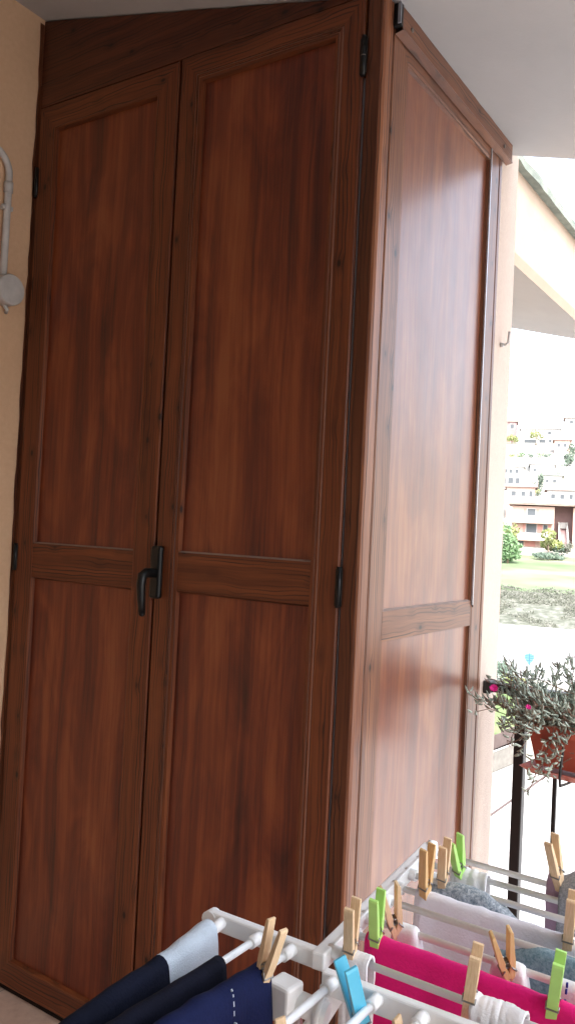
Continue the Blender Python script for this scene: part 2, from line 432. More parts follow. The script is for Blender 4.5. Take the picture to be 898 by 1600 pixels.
# handle
b = MB(); b.obox((-1.461, FY-.0125, 1.277), (.035, .018, .138), Matrix.Identity(3), 'black', .007); hdl = b.build('handle_plate', dr)
b = MB()
b.tube([(-1.461, FY-.018, 1.274), (-1.461, FY-.050, 1.276), (-1.461, FY-.064, 1.268), (-1.460, FY-.068, 1.246), (-1.459, FY-.066, 1.210), (-1.458, FY-.061, 1.172)],
       [.012, .0125, .0125, .012, .0105, .0088], 'black', 14)
b.ball((-1.458, FY-.061, 1.172), .0088, 'black'); b.build('handle_lever', dr)
def hinge(x, z, h, d, two=True):
    b = MB()
    b.tube([(x, FY-.006, z-h/2), (x, FY-.006, z+h/2)], .0062, 'black', 12)
    b.box((x-.009, FY-.0075, z-h/2+.004), (x+.009, FY-.0048, z+h/2-.004), 'black', .001)
    if two: b.tube([(x, FY-.006, z-.0012), (x, FY-.006, z+.0012)], .0066, 'screw', 12)
    b.build('hinge', d)
hinge(-.914, 2.487, .092, dr); hinge(-.914, 1.280, .092, dr, False)
hinge(-2.050, 1.283, .082, dl, False); hinge(-2.050, 2.43, .09, dl, False)

# carcass and jambs
b = MB()
b.hexa([(-2.062, FY+.034, .0), (SX-.03, FY+.034, .0), (SX-.03, 2.36, .0), (-2.062, 2.36, .0)],
       [(-2.062, FY+.034, ZC(-2.062)-.01), (SX-.03, FY+.034, ZC(SX-.03)-.01), (SX-.03, 2.36, ZC(SX-.03)-.01), (-2.062, 2.36, ZC(-2.062)-.01)], 'dark')
b.build('carcass', cup)
def post(x0, x1, y0, y1, z0, mat, name, bevel=.002):
    b = MB()
    b.hexa([(x0, y0, z0), (x1, y0, z0), (x1, y1, z0), (x0, y1, z0)], [(x0, y0, ZC(x0)-.003), (x1, y0, ZC(x1)-.003), (x1, y1, ZC(x1)-.003), (x0, y1, ZC(x0)-.003)], mat, bevel)
    return b.build(name, cup)
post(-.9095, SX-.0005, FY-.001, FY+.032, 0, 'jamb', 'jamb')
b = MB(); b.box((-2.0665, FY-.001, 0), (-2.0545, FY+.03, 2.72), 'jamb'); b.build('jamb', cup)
b = MB(); b.box((-.9160, FY+.004, .02), (-.9128, FY+.014, 2.44), 'gasket'); b.build('gasket', cup)
b = MB(); b.box((-2.052, FY+.006, 0.0), (-.912, FY+.03, .016), 'dark'); b.build('plinth', cup)
b = MB(); n = 60
for i in range(n):
    za, zb = 2.93*i/n, 2.93*(i+1)/n
    wa, wb = (.007 + .010*abs(fbm(za*7, 3, 1)) + .004*fbm(za*31, 1, 2) for za in (za, zb))
    b.face([(-2.0655, FY+.004, za), (-2.0655, FY+.004, zb), (-2.0652, FY-wb, zb), (-2.0652, FY-wa, za)], 'jamb')
b.build('sealant', cup)
# top boards closing the triangle over the doors
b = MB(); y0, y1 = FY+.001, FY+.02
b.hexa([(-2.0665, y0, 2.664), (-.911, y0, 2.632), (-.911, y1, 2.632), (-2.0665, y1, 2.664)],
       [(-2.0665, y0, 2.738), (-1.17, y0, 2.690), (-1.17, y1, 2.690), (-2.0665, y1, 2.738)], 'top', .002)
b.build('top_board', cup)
b = MB(); y0 = FY+.005
n = 24; xs = [-2.066 + (2.066-.905)*i/n for i in range(n+1)]
for i in range(n):
    xa, xb = xs[i], xs[i+1]
    za, zb = ZC(xa)-.004+.004*fbm(xa*22, 1, 5), ZC(xb)-.004+.004*fbm(xb*22, 1, 5)
    b.face([(xa, y0, 2.63), (xb, y0, 2.63), (xb, y0, max(2.632, zb)), (xa, y0, max(2.632, za))], 'top')
b.build('top_filler', cup)

# corner trim on the side face
b = MB()
prof = [(SX-.0005, FY+.000), (SX+.004, FY+.002), (SX+.007, FY+.010), (SX+.007, FY+.036), (SX+.004, FY+.044), (SX-.012, FY+.045)]
for (xa, ya), (xb, yb) in zip(prof, prof[1:]):
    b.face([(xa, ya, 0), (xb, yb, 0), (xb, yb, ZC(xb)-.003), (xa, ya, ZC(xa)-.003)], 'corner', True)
b.build('corner_trim', cup)

# side frame
b = MB()
pr = [(0, -.03, None), (0, -.001, None), (.003, .002, None), (.070, .002, None), (.073, .0005, None), (.078, .0005, None), (.080, -.009, None)]
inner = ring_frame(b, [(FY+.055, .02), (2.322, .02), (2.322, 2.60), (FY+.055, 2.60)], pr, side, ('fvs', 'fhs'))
sf = b.build('side_frame', cup)
(ya, za), (yb, zb), (yc, zc), (yd, zd) = inner
b = MB()
z0, z1 = 1.148, 1.229
b.face([side(ya-.006, z0, -.012), side(yb, z0, -.012), side(yb, z0+.004, .001), side(ya-.006, z0+.004, .001)], 'fhs')
b.face([side(ya-.006, z0+.004, .001), side(yb, z0+.004, .001), side(yb, z1-.006, .001), side(ya-.006, z1-.006, .001)], 'fhs')
b.face([side(ya-.006, z1-.006, .001), side(yb, z1-.006, .001), side(yb, z1, -.012), side(ya-.006, z1, -.012)], 'dust_glint')
b.build('mid_rail', sf)
for nm, q in (('lower_panel', (za, z0)), ('upper_panel', (z1, zc))):
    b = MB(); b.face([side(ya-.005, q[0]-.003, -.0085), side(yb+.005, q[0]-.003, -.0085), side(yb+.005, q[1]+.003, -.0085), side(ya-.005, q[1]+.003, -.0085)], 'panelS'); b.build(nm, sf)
b = MB(); b.box((SX-.016, FY+.040, 0), (SX-.012, FY+.070, 2.60), 'dark'); b.build('groove_backing', cup)
b = MB(); b.box((SX+.0015, 2.246, 1.212), (SX+.006, 2.2505, 2.575), 'alu'); b.box((SX+.0015, 2.2525, 1.205), (SX+.0045, 2.2555, 2.575), 'black'); b.build('edge_strip', sf)
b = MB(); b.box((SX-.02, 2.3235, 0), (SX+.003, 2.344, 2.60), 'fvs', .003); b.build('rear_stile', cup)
# plank along the ceiling over the side
b = MB(); n = 30; ys = [1.617 + (2.372-1.617)*i/n for i in range(n+1)]
xo, xi = SX+.022, SX+.004
for i in range(n):
    p, q = ys[i], ys[i+1]
    tp = lambda y: 2.6195 + .003*fbm(y*14, 2, 3) + .0015*fbm(y*60, 1, 1)
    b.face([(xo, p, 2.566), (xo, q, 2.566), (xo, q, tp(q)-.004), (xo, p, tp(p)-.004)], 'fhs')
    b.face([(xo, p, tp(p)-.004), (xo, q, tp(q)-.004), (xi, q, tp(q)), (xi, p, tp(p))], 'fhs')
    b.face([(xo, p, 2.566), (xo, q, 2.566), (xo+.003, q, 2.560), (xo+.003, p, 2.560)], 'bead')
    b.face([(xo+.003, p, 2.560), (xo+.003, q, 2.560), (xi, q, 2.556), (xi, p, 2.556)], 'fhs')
b.face([(xo, ys[-1], 2.566), (xi, ys[-1], 2.556), (xi, ys[-1], 2.62), (xo, ys[-1], 2.612)], 'fhs')
pk = b.build('ceiling_plank', cup)
b = MB(); b.box((xi, 1.604, 2.566), (xo+.002, 1.617, 2.618), 'black', .001); b.box((xo-.004, 1.600, 2.568), (xo+.0035, 1.604, 2.616), 'gasket'); b.build('end_bracket', pk)
for y, z in ((1.665, 2.585), (2.30, 2.582)):
    b = MB(); b.tube([(xo-.002, y, z), (xo+.003, y, z)], .0055, 'screw', 12); b.build('screw', pk)

# ------------------------------------------------------------------ railing
RY = 2.41
rl = thing('balcony_railing', 'black metal balcony railing with square posts beside the pale pillar', 'railing', (0, RY, 0))
b = MB(); b.box((SX-.003, RY-.021, .942), (XRAIL, RY+.021, .970), 'iron', .004); b.build('handrail', rl)
b = MB(); b.box((SX-.003, RY-.027, .936), (SX+.020, RY+.027, .975), 'iron', .004); b.build('wall_bracket', rl)
b = MB(); b.box((SX+.002, RY-.012, .085), (XRAIL, RY+.012, .10), 'iron', .002); b.build('bottom_rail', rl)
x = -.762; k = 0
while x < XRAIL:
    b = MB()
    if k % 8 == 0: b.box((x-.0155, RY-.0155, -.01), (x+.0155, RY+.0155, .9425), 'iron', .003); b.build('post', rl)
    else: b.box((x-.006, RY-.006, .0995), (x+.006, RY+.006, .9425), 'iron', .0015); b.build('baluster', rl)
    x += .106; k += 1

# ------------------------------------------------------------------ planter
pa = R(-7)
pl = thing('flower_box', 'terracotta plastic flower box with saucer hanging on black railing', 'planter', (-.36, 2.27, .80))
RZ = Matrix.Rotation(pa, 3, 'Z'); PC = Vector((-.655, 2.265, 0))
def pw(x, y, z): return tuple(PC + RZ @ Vector((x, y, 0)) + Vector((0, 0, z)))   # x along the box from its left end
def trough(b, x0, x1, yh, z0, z1, flare, mat, rim=0, thick=.004):
    f = flare
    def loop(e, z): return [pw(x0-e, -yh-e, z), pw(x1+e, -yh-e, z), pw(x1+e, yh+e, z), pw(x0-e, yh+e, z)]
    L = [loop(0, z0), loop(f, z1)]
    if rim: L += [loop(f+rim, z1), loop(f+rim, z1+.022), loop(f+rim-.003, z1+.0235), loop(f+rim-thick-.003, z1+.0235), loop(f-thick+.001, z1-.01), loop(-thick+.002, z0+.006)]
    else: L += [loop(f-.004, z1+.0005), loop(-.003, z0+.004)]
    for A, B in zip(L, L[1:]):
        for i in range(4):
            j = (i+1) % 4; b.face([A[i], A[j], B[j], B[i]], mat)
    b.face(L[0][::-1], mat); b.face(L[-1], mat)
b = MB(); trough(b, .01, .60, .060, .805, .893, .016, 'terra', .006)
bx = b.build('box', pl)
b = MB(); trough(b, .006, .624, .074, .782, .802, .026, 'terra'); b.build('saucer', pl)
b = MB(); b.face([pw(.0, -.068, .893), pw(.61, -.068, .893), pw(.61, .068, .893), pw(.0, .068, .893)], 'soil'); b.build('soil', pl)
hk2 = thing('planter_bracket', 'dark metal strap bracket holding the terracotta box to the railing', 'bracket', (-.5, 2.3, .80))
b = MB()
for bxp in (.098, .50):
    b = MB()
    b.tube([pw(bxp, .10, .955), pw(bxp, .115, .90), pw(bxp, .112, .776), pw(bxp, -.05, .772), pw(bxp, -.108, .776), pw(bxp, -.113, .80), pw(bxp, -.096, .875)], .0038, 'iron', 8)
    b.build('strap', hk2)

# trailing succulent
plant = thing('trailing_succulent', 'grey-green trailing ice plant spilling from the terracotta box, magenta flowers', 'plant', (-.5, 2.26, .89))
bl, bs, bd = MB(), MB(), MB()
def leaf(b, p, d, L, r, mat):
    d = d.normalized(); up = Vector((0, 0, 1))
    a = d.cross(up); a = a.normalized() if a.length > .05 else Vector((1, 0, 0))
    c = a.cross(d)
    bend = up*L*.35
    st = [(0, .45), (.35, 1.0), (.75, .8), (1, .08)]
    rings = []
    for f, k in st:
        q = p + d*L*f + bend*f*f
        rings.append([b.bm.verts.new(q + (a*math.cos(t)+c*math.sin(t))*r*k) for t in (0, 2.094, 4.189)])
    mi = b.mi(mat)
    for A, B in zip(rings, rings[1:]):
        for i in range(3):
            f = b.bm.faces.new([A[i], A[(i+1) % 3], B[(i+1) % 3], B[i]]); f.material_index = mi; f.smooth = True
def branch(p0, p1, sag, n, dens=1.0, dry=.08):
    p0, p1 = Vector(p0), Vector(p1)
    pts = []
    off = Vector((rnd.uniform(-.02, .02), rnd.uniform(-.02, .02), 0))
    for i in range(n+1):
        f = i/n
        q = p0.lerp(p1, f) + Vector((0, 0, sag*math.sin(math.pi*f))) + off*math.sin(math.pi*f)
        q += Vector((rnd.gauss(0, .004), rnd.gauss(0, .004), rnd.gauss(0, .004)))
        pts.append(q)
    bs.tube(pts, [.0022*(1-.5*i/n) for i in range(n+1)], 'stem', 5)
    for i in range(max(1, n//4), n+1):
        d = (pts[i]-pts[i-1]).normalized()
        for _ in range(int(3*dens + rnd.random())):
            v = Vector((rnd.gauss(0, 1), rnd.gauss(0, 1), rnd.gauss(.25, .8))).normalized()
            dd = d*.75 + v*.85
            p = pts[i] + Vector((rnd.gauss(0, .005), rnd.gauss(0, .005), rnd.gauss(0, .005)))
            if rnd.random() < dry: leaf(bd, p, dd, rnd.uniform(.014, .026), .0016, 'leafdry')
            else: leaf(bl, p, dd, rnd.uniform(.014, .027), rnd.uniform(.0027, .0042), 'leaf')
def soilp(): return pw(rnd.uniform(.02, .35), rnd.uniform(-.05, .05), .90)
heads = [(-.825, 2.16, .965), (-.80, 2.17, .95), (-.775, 2.2, .93), (-.76, 2.2, .985), (-.755, 2.25, 1.05), (-.74, 2.2, 1.035), (-.73, 2.15, .90), (-.72, 2.14, .955), (-.70, 2.18, 1.05),
         (-.70, 2.12, .88), (-.69, 2.2, 1.04), (-.68, 2.15, .99), (-.665, 2.10, .85), (-.66, 2.2, 1.055), (-.65, 2.1, .93), (-.64, 2.09, .82), (-.63, 2.14, 1.0), (-.62, 2.09, .80),
         (-.615, 2.25, 1.06), (-.60, 2.10, .80), (-.585, 2.25, 1.09), (-.58, 2.11, .82), (-.575, 2.25, 1.02), (-.56, 2.25, 1.10), (-.54, 2.25, 1.11), (-.52, 2.25, 1.06), (-.50, 2.25, 1.10),
         (-.45, 2.18, 1.05), (-.42, 2.2, 1.0), (-.36, 2.2, 1.06), (-.30, 2.18, 1.0), (-.22, 2.2, 1.04), (-.15, 2.16, .97)]
for hx, hy, hz in heads:
    s = Vector(pw(max(.015, min(.56, (hx+.655)*.8 + .05 + rnd.uniform(0, .03))), rnd.uniform(-.055, .045), .897))
    branch(s, (hx, hy, hz), .05 if hz < .95 else .015, 11, 1.2)
for _ in range(22):
    hx, hy, hz = rnd.choice(heads[:21]); s = soilp()
    branch(s, (hx+rnd.gauss(0, .022), hy+rnd.gauss(0, .025), hz+rnd.gauss(-.012, .022)), .04 if hz < .95 else .01, 9, 1.1, .16)
for i in range(38):   # dense mat over the left end of the box
    q = Vector(pw(rnd.uniform(-.05, .09), rnd.uniform(-.08, .06), rnd.uniform(.90, .985)))
    branch(q - Vector((rnd.gauss(0, .02), rnd.gauss(0, .02), .035)), q, .01, 6, 1.3, .14)
bl.build('leaves', plant); bs.build('stems', plant); bd.build('dry_leaves', plant)
def flower(c, r, nrm):
    b = MB(); c = Vector(c); nrm = Vector(nrm).normalized()
    a = nrm.cross(Vector((0, 0, 1))).normalized(); d = a.cross(nrm)
    for i in range(22):
        t = 2*math.pi*i/22 + rnd.uniform(-.1, .1); v = a*math.cos(t)+d*math.sin(t); w = nrm.cross(v)
        l = r*rnd.uniform(.85, 1.1); lift = nrm*l*rnd.uniform(.15, .5)
        b.face([c+w*.0006, c-w*.0006, c+v*l*.7+lift-w*.0022, c+v*l+lift, c+v*l*.7+lift+w*.0022], 'petal')
    b.build('flower', plant)
flower((-.752, 2.13, 1.003), .012, (.4, -.8, .45)); flower((-.648, 2.10, .973), .008, (.5, -.5, .7))

# ------------------------------------------------------------------ drying rack
ZR = 1.0; RR = .0036
rack = thing('clothes_drying_rack', 'white folding clothes airer in front of the wooden cupboard', 'drying rack', (-.15, .5, 0))
def rail_box(b, p, q, w, h, mat='rack', bevel=.002):
    p, q = Vector(p), Vector(q); d = (q-p); L = d.length; d.normalize()
    s = Vector((0, 0, 1)).cross(d).normalized(); u = d.cross(s)
    rot = Matrix((d, s, u)).transposed()
    b.obox((p+q)/2, (L, w, h), rot, mat, bevel)
XE = .34
A1a, A1b = Vector((-.522, .664, .996)), Vector((-.386, .668, .996))
A2a, A2b = Vector((-.379, .652, .988)), Vector((XE, .688, .988))
b = MB(); rail_box(b, A1a, A1b, .010, .018); b.tube([A1a+Vector((0, -.006, 0)), A1a+Vector((0, .006, 0))], .009, 'rack', 16); b.build('end_rail', rack)
b = MB(); rail_box(b, A2a, A2b, .010, .021); b.build('front_rail', rack)
b = MB(); rail_box(b, (-.391, .660, .997), (-.424, .985, .997), .014, .017); b.tube([(-.425, .985, .997), (-.417, .985, .997)], .012, 'rack', 14)
rail_box(b, (-.386, .68, 1.004), (-.417, .97, 1.004), .003, .006, 'rack', .0008); b.build('end_rail', rack)
b = MB(); rail_box(b, (XE+.008, .675, .997), (XE-.03, .985, .997), .018, .022); b.build('end_rail', rack)
xB = lambda y: -.391 - (y-.66)*.1015
for y in (.972, .934, .892, .850, .812, .762, .724, .681):
    b = MB(); x0 = xB(y)+.002
    b.tube([(x0, y, ZR), (XE, y+.012, ZR)], RR, 'rack', 10); b.tube([(x0, y, ZR), (x0+.014, y, ZR)], .0065, 'rack', 12); b.build('rod', rack)
for x, y0, sl in ((-.506, .662, .11), (-.459, .663, .0), (-.421, .664, .0), (-.366, .651, .0), (-.322, .653, .0), (-.279, .655, .0), (-.236, .657, .0), (-.193, .659, 0), (-.150, .661, 0), (-.107, .663, 0)):
    b = MB(); z = ZR-.002 if x < -.4 else ZR-.008
    b.tube([(x, y0-.004, z), (x, .16, z-sl*(y0-.164))], RR, 'rack', 10); b.tube([(x, y0, z), (x, y0-.018, z-.018*sl)], .0058, 'rack', 12); b.build('rod', rack)
b = MB(); rail_box(b, (-.53, .155, .992), (-.05, .155, .992), .012, .026); b.build('end_rail', rack)
# hinge block, pivot and legs
b = MB(); b.obox((-.405, .628, .972), (.026, .024, .034), Matrix.Rotation(R(-6), 3, 'Z'), 'rack', .003); b.build('hinge_block', rack)
b = MB(); b.tube([(-.402, .634, .970), (-.366, .640, .966)], .0105, 'rack', 16); b.tube([(-.377, .639, .967), (-.371, .640, .966)], .0130, 'rack', 16); b.build('pivot', rack)
b = MB(); rail_box(b, (-.383, .640, .945), (-.362, .664, .993), .006, .020); b.build('bracket', rack)
M['leg'] = plain('polished_leg_tube', (.62, .50, .47), .22, .5, .9)
for (p, q) in (((-.412, .650, .955), (-.392, .80, .02)), ((-.40, .95, .985), (-.41, .62, .02)), ((XE, .68, .985), (XE, .95, .02)), ((XE-.02, .95, .985), (XE-.02, .62, .02))):
    b = MB(); b.tube([p, q], .010, 'leg' if p[0] < -.405 and p[1] < .7 else 'rack', 14); lg = b.build('leg', rack)
    b = MB(); e = Vector(q); b.tube([e, e-Vector((0, 0, .02))], .013, 'black', 12); b.build('rubber_foot', lg)

# ------------------------------------------------------------------ clothes
def drape(name, label, cat, mat, axis, start, length, hang_f, hang_b, r=.006, nu=40, nv=22, amp=.006, freq=60, splay=.12, seed=0, lift=None, thick=.0012, bands=(), extra=None, parent=None, z=ZR, dz=0.0):
    """cloth hung over a rod: u runs along the rod, the profile goes up the near side, over, and down the far side"""
    b = MB(); rows = []
    if name is None: name = 'cloth'
    hf = hang_f if callable(hang_f) else (lambda f: hang_f)
    hb = hang_b if callable(hang_b) else (lambda f: hang_b)
    narc = 7
    for i in range(nu+1):
        f = i/nu; row = []
        seq = [('f', 1-k/nv) for k in range(nv)] + [('a', k/narc) for k in range(narc+1)] + [('b', (k+1)/nv) for k in range(nv)]
        lf = lift(f) if lift else 0
        for kind, s in seq:
            if kind == 'f': d = s*hf(f); o, h = -(r + splay*d), -d
            elif kind == 'b': d = s*hb(f); o, h = r + splay*.6*d, -d
            else: t = math.pi*s; d = 0; o, h = -r*math.cos(t), r*math.sin(t)
            sgn = -1 if o < 0 else 1
            w = amp*(fbm(f*length*freq, d*6, seed)+.5*fbm(f*length*freq*2.3, d*22, seed+3))*(min(1, d/.05)*.9+.18)
            o += w*(1 if kind != 'a' else .6); h += .35*amp*fbm(f*length*freq*1.7, o*30, seed+9) + lf
            al = f*length + .25*amp*fbm(d*40, f*9, seed+5)
            P = (start[0]+al, start[1]+o, z+h) if axis == 'x' else (start[0]-o, start[1]-al, z+h-dz*al)
            row.append(b.bm.verts.new(P))
        rows.append(row)
    for i in range(nu):
        f = (i+.5)/nu; mm = mat
        for (f0, f1, bmat) in bands:
            if f0 <= f < f1: mm = bmat
        k = b.mi(mm)
        for j in range(len(rows[0])-1):
            q = b.bm.faces.new([rows[i][j], rows[i+1][j], rows[i+1][j+1], rows[i][j+1]]); q.material_index = k; q.smooth = True
    if extra: extra(b, rows)
    o = b.build(name, parent)
    m = o.modifiers.new('cloth_thickness', 'SOLIDIFY'); m.thickness = thick*2; m.offset = 0
    if parent is None: tag(o, label, cat)
    return o
sm = lambda t: max(0, min(1, t))**2*(3-2*max(0, min(1, t)))

def seam_line(row_off, mat, w=.0007, every=2):
    def fn(b, rows):
        for i in range(1, len(rows)-1, every):
            p, q = rows[i][row_off].co, rows[i+1][row_off].co
            d = (q-p); c = p + Vector((0, -.0022, 0)); 
            b.face([c, c+d*.7, c+d*.7+Vector((0, 0, .0014)), c+Vector((0, 0, .0014))], mat)
    return fn
M['magdark'] = cloth_mat('magenta_seam', (.50, .008, .12))
drape('magenta_shirt', 'bright magenta cloth hung lengthwise over a rod of the airer', 'shirt', 'magenta', 'x', (-.372, .724), .62, lambda f: .30-.03*f, .10, .0065, 70, 26, .0055, 30, .05, 1, extra=seam_line(20, 'magdark'))
drape('lavender_cloth', 'thin lavender-white cloth pegged over a rod behind the magenta one', 'cloth', 'lavender', 'x', (-.378, .850), .60, lambda f: .17-.115*sm((f-.20)/.30), .09, .005, 64, 22, .0055, 44, .03, 2)
# white underwear with elastic straps over the rod between magenta and lavender
def briefs_lift(f):
    x = f*.16
    m = min(abs(x-.012), abs(x-.132))
    return -.062*sm((m-.013)/.018)
drape('white_underwear', 'white underwear hung by two elastic straps between magenta and lavender cloths', 'underwear', 'white_cloth', 'x', (-.362, .762), .145, .12, lambda f: .05, .0065, 72, 18, .004, 70, .02, 3, lift=briefs_lift)
drape('heather_sweater', 'grey-blue heather knit garment hanging behind the lavender cloth', 'sweater', 'heather', 'x', (-.386, .892), .20, lambda f: .16, .10, .0065, 44, 22, .007, 50, .05, 4, lift=lambda f: -.002-.075*sm((f-.30)/.7)-.010*sm((.22-f)/.22), thick=.002)
drape('teal_jeans', 'dark teal denim garment on the rod right of the lavender cloth', 'jeans', 'teal', 'x', (-.272, .812), .50, lambda f: .045+.14*sm(f*7), .06, .007, 60, 20, .005, 30, .06, 5, lift=lambda f: -.004-.016*sm((.10-f)/.10))
drape('white_sock', 'small white ribbed garment folded over the far rod under a green peg', 'underwear', 'white_cloth', 'x', (-.370, .934), .044, .060, .05, .0075, 26, 14, .006, 120, .05, 6)
drape('white_camisole', 'white strappy garment twisted around the near rod below magenta cloth', 'camisole', 'white_cloth', 'x', (-.372, .681), .026, .22, .10, .0075, 20, 22, .005, 140, .03, 7)
o = drape('white_camisole', 'x', 'x', 'white_cloth', 'x', (-.246, .681), .045, .018, .016, .0105, 30, 10, .009, 130, .03, 8)
o.name = 'camisole_strap'
for k in ('label', 'category'):
    if k in o: del o[k]
attach(o, bpy.data.objects['white_camisole'])
# grey and mauve sock pair on the right
drape('mauve_sock', 'mauve cotton sock hanging at the right under a wooden peg', 'sock', 'mauve', 'x', (-.262, .956), .030, .085, .075, .010, 20, 16, .005, 60, .03, 11, lift=lambda f: .012)
drape('grey_sock', 'grey wool sock bundled over the rods right of mauve one', 'sock', 'greysock', 'x', (-.244, .953), .075, lambda f: .075, .08, .021, 30, 18, .008, 40, .06, 12, lift=lambda f: .012*math.sin(math.pi*min(1, f*1.3)), thick=.003)
drape('patterned_cloth', 'pale handkerchief with blue stitched edge beside the near green peg', 'cloth', 'white_cloth', 'x', (-.198, .762), .14, .075, .05, .006, 30, 16, .004, 40, .05, 13,
      extra=lambda b, rows: [b.face([rows[2+k//9][2+2*(k % 9)].co + Vector((.0, -.004, 0)), rows[2][2+2*(k % 9)].co + Vector((.0016, -.004, 0)), rows[2][2+2*(k % 9)].co + Vector((.0016, -.004, .004)), rows[2][2+2*(k % 9)].co + Vector((0, -.004, .004))], 'bluestitch') for k in range(9)] +
      [b.face([rows[8][6].co+Vector((0, -.005, 0)), rows[11][5].co+Vector((0, -.005, 0)), rows[12][7].co+Vector((0, -.005, .004)), rows[9][8].co+Vector((0, -.005, .004))], 'bluestitch')])
# dark clothes on the left wing (rods run toward the viewer)
drape('navy_trousers', 'dark navy trousers with pale grey waistband on the outermost left rod', 'trousers', 'navy', 'y', (-.506, .640), .46, lambda f: .11 if f < .13 else .22, lambda f: .06 if f < .13 else .20, .0085, 80, 24, .007, 26, .10, 21, lift=lambda f: .001+.004*sm((f-.15)/.2), bands=((0, .145, 'band'),), z=ZR-.003, dz=.11, thick=.002)
drape('black_trousers', 'black-navy garment on the second left rod beside navy trousers', 'trousers', 'black_navy', 'y', (-.459, .598), .42, .20, .18, .0065, 60, 24, .006, 30, .08, 22, lift=lambda f: -.001+.002*sm(f/.3), z=ZR-.002, thick=.002)
def hemst(b, rows):
    for j in range(17, 26, 1):
        for i in (9,):
            p = rows[i][min(j, len(rows[i])-1)].co
            q = rows[i][min(j+1, len(rows[i])-1)].co
            d = (q-p)*.55; nrm = Vector((0, 0, .0024)) if 22 <= j <= 30 else Vector((.0026 if j < 26 else -.0026, 0, .001))
            w = Vector((0, .0009, 0))
            b.face([p+nrm, p+nrm+w, p+nrm+w+d, p+nrm+d], 'stitch')
drape('navy_shirt', 'navy jersey with white stitched hem pegged on the third left rod', 'shirt', 'navy2', 'y', (-.421, .613), .44, .18, .20, .0085, 70, 24, .006, 30, .10, 23, lift=lambda f: -.002+.008*sm(f/.25), z=ZR-.002, extra=hemst, thick=.002)

# ------------------------------------------------------------------ pegs
def peg_parts(kind, label, group, wide=.0092):
    root = thing('clothes_peg', label, 'clothes peg', (0, 0, 0), group)
    Lg = .074; open_a = R(7.6); piv = .030
    if kind in ('pegblue',): Lg = .080; wide = .012; open_a = R(8.5)
    pr = [(0, .0), (0, .0022), (.004, .0050), (.022, .0060), (.0225, .0053), (.0238, .0053), (.0243, .0060), (piv+.006, .0060), (Lg-.002, .0036), (Lg, .0026), (Lg, 0), (piv+.005, 0), (piv+.002, .0016), (piv-.002, .0016), (piv-.005, 0), (.016, 0), (.013, .0024), (.009, .0024), (.006, 0)]
    for s in (1, -1):
        b = MB(); q = []
        for z, y in pr:
            y = y + .0012; ca, sa = math.cos(open_a), math.sin(open_a)
            zz, yy = z-piv, y
            q.append((piv + zz*ca - yy*sa, (zz*sa + yy*ca)*s))
        bot = [(-wide/2, y, z) for z, y in q]; top = [(wide/2, y, z) for z, y in q]
        b.hexa(bot, top, kind, .0004)
        b.build('peg_arm', root)
    b = MB(); coil = []
    for i in range(49):
        t = 2*math.pi*i/14; coil.append((-wide*.36 + wide*.72*i/48, .0038*math.cos(t), piv + .0038*math.sin(t)))
    b.tube(coil, .0009, 'steel', 6)
    for s in (1, -1):
        y1 = s*.0078 - s*.001; zz = .0235
        xw = wide/2+.0007
        b.tube([(s*wide*.36, s*.003, piv), (s*xw, s*.004, piv-.002), (s*xw, y1, zz), (-s*xw, y1, zz), (-s*xw, s*.004, piv-.003)], .0009, 'steel', 6)
    b.build('spring', root)
    return root
def kids(o): return [c for c in bpy.data.objects if c.parent == o]
protos = {}
def peg(kind, loc, tx, ty, rz, label, group='clothes pegs clipped on the airer'):
    if kind not in protos:
        o = peg_parts(kind, label, group); protos[kind] = o
    else:
        src = protos[kind]; o = src.copy(); COL.objects.link(o); o['label'] = label; o['group'] = group
        for c in kids(src):
            d = c.copy(); COL.objects.link(d); d.parent = o; d.matrix_parent_inverse = Matrix.Identity(4)
    a, c = R(tx), R(ty)
    zv = Vector((math.sin(a)*math.cos(c), math.sin(c), math.cos(a)*math.cos(c)))
    yv = Vector((0, 1, 0)); xv = yv.cross(zv).normalized(); yv = zv.cross(xv)
    rot = Matrix((xv, yv, zv)).transposed() @ Matrix.Rotation(R(rz), 3, 'Z')
    o.matrix_basis = Matrix.Translation(loc) @ rot.to_4x4()
    return o
peg('pegwood2', (-.369, .850, .989), 6, -11, -8, 'orange-brown wooden peg at the left end of the lavender cloth')
peg('pegwood', (-.366, .892, .990), 10, -20, 6, 'pale wooden peg on the heather knit, left of the far green peg')
peg('peggreen', (-.360, .935, .988), 4, -28, -14, 'lime green peg farthest back, on the white ribbed garment')
peg('pegwood', (-.247, .946, 1.008), -3, -24, -12, 'pale wooden peg on the mauve and grey socks at right')
peg('pegwood', (-.358, .762, .985), 1, -22, -42, 'wooden peg turned sideways on the left strap of white underwear')
peg('peggreen', (-.363, .724, .987), 8, -17, 5, 'lime green peg at the left end of the magenta cloth')
peg('pegwood', (-.368, .681, .990), 8, -14, 8, 'pale wooden peg on the white camisole at the corner of the airer')
peg('pegwood', (-.252, .681, .988), 11, -15, 14, 'large pale wooden peg in the middle of the magenta cloth')
peg('pegwood2', (-.241, .762, .985), 1, -30, -48, 'orange wooden peg turned sideways on right strap of white underwear')
peg('pegwood', (-.213, .850, .983), 6, -13, 10, 'pale wooden peg at the right edge clipping the lavender cloth')
peg('peggreen', (-.193, .724, .983), 9, -15, 10, 'lime green peg nearest the front on the magenta cloth')
peg('pegwood', (-.420, .606, .978), 14, 0, 78, 'wooden peg on the navy jersey at left, opened in a V')
peg('pegblue', (-.325, .640, .955), -11, -15, 58, 'sky blue plastic peg at the corner of the airer')
peg('pegwood', (-.285, .645, .930), 2, -18, 80, 'wooden peg cut by the lower photo edge, right of the blue peg')
peg('pegwood', (-.352, .560, .935), 0, -10, 60, 'wooden peg whose tip just shows left of the blue peg bottom')

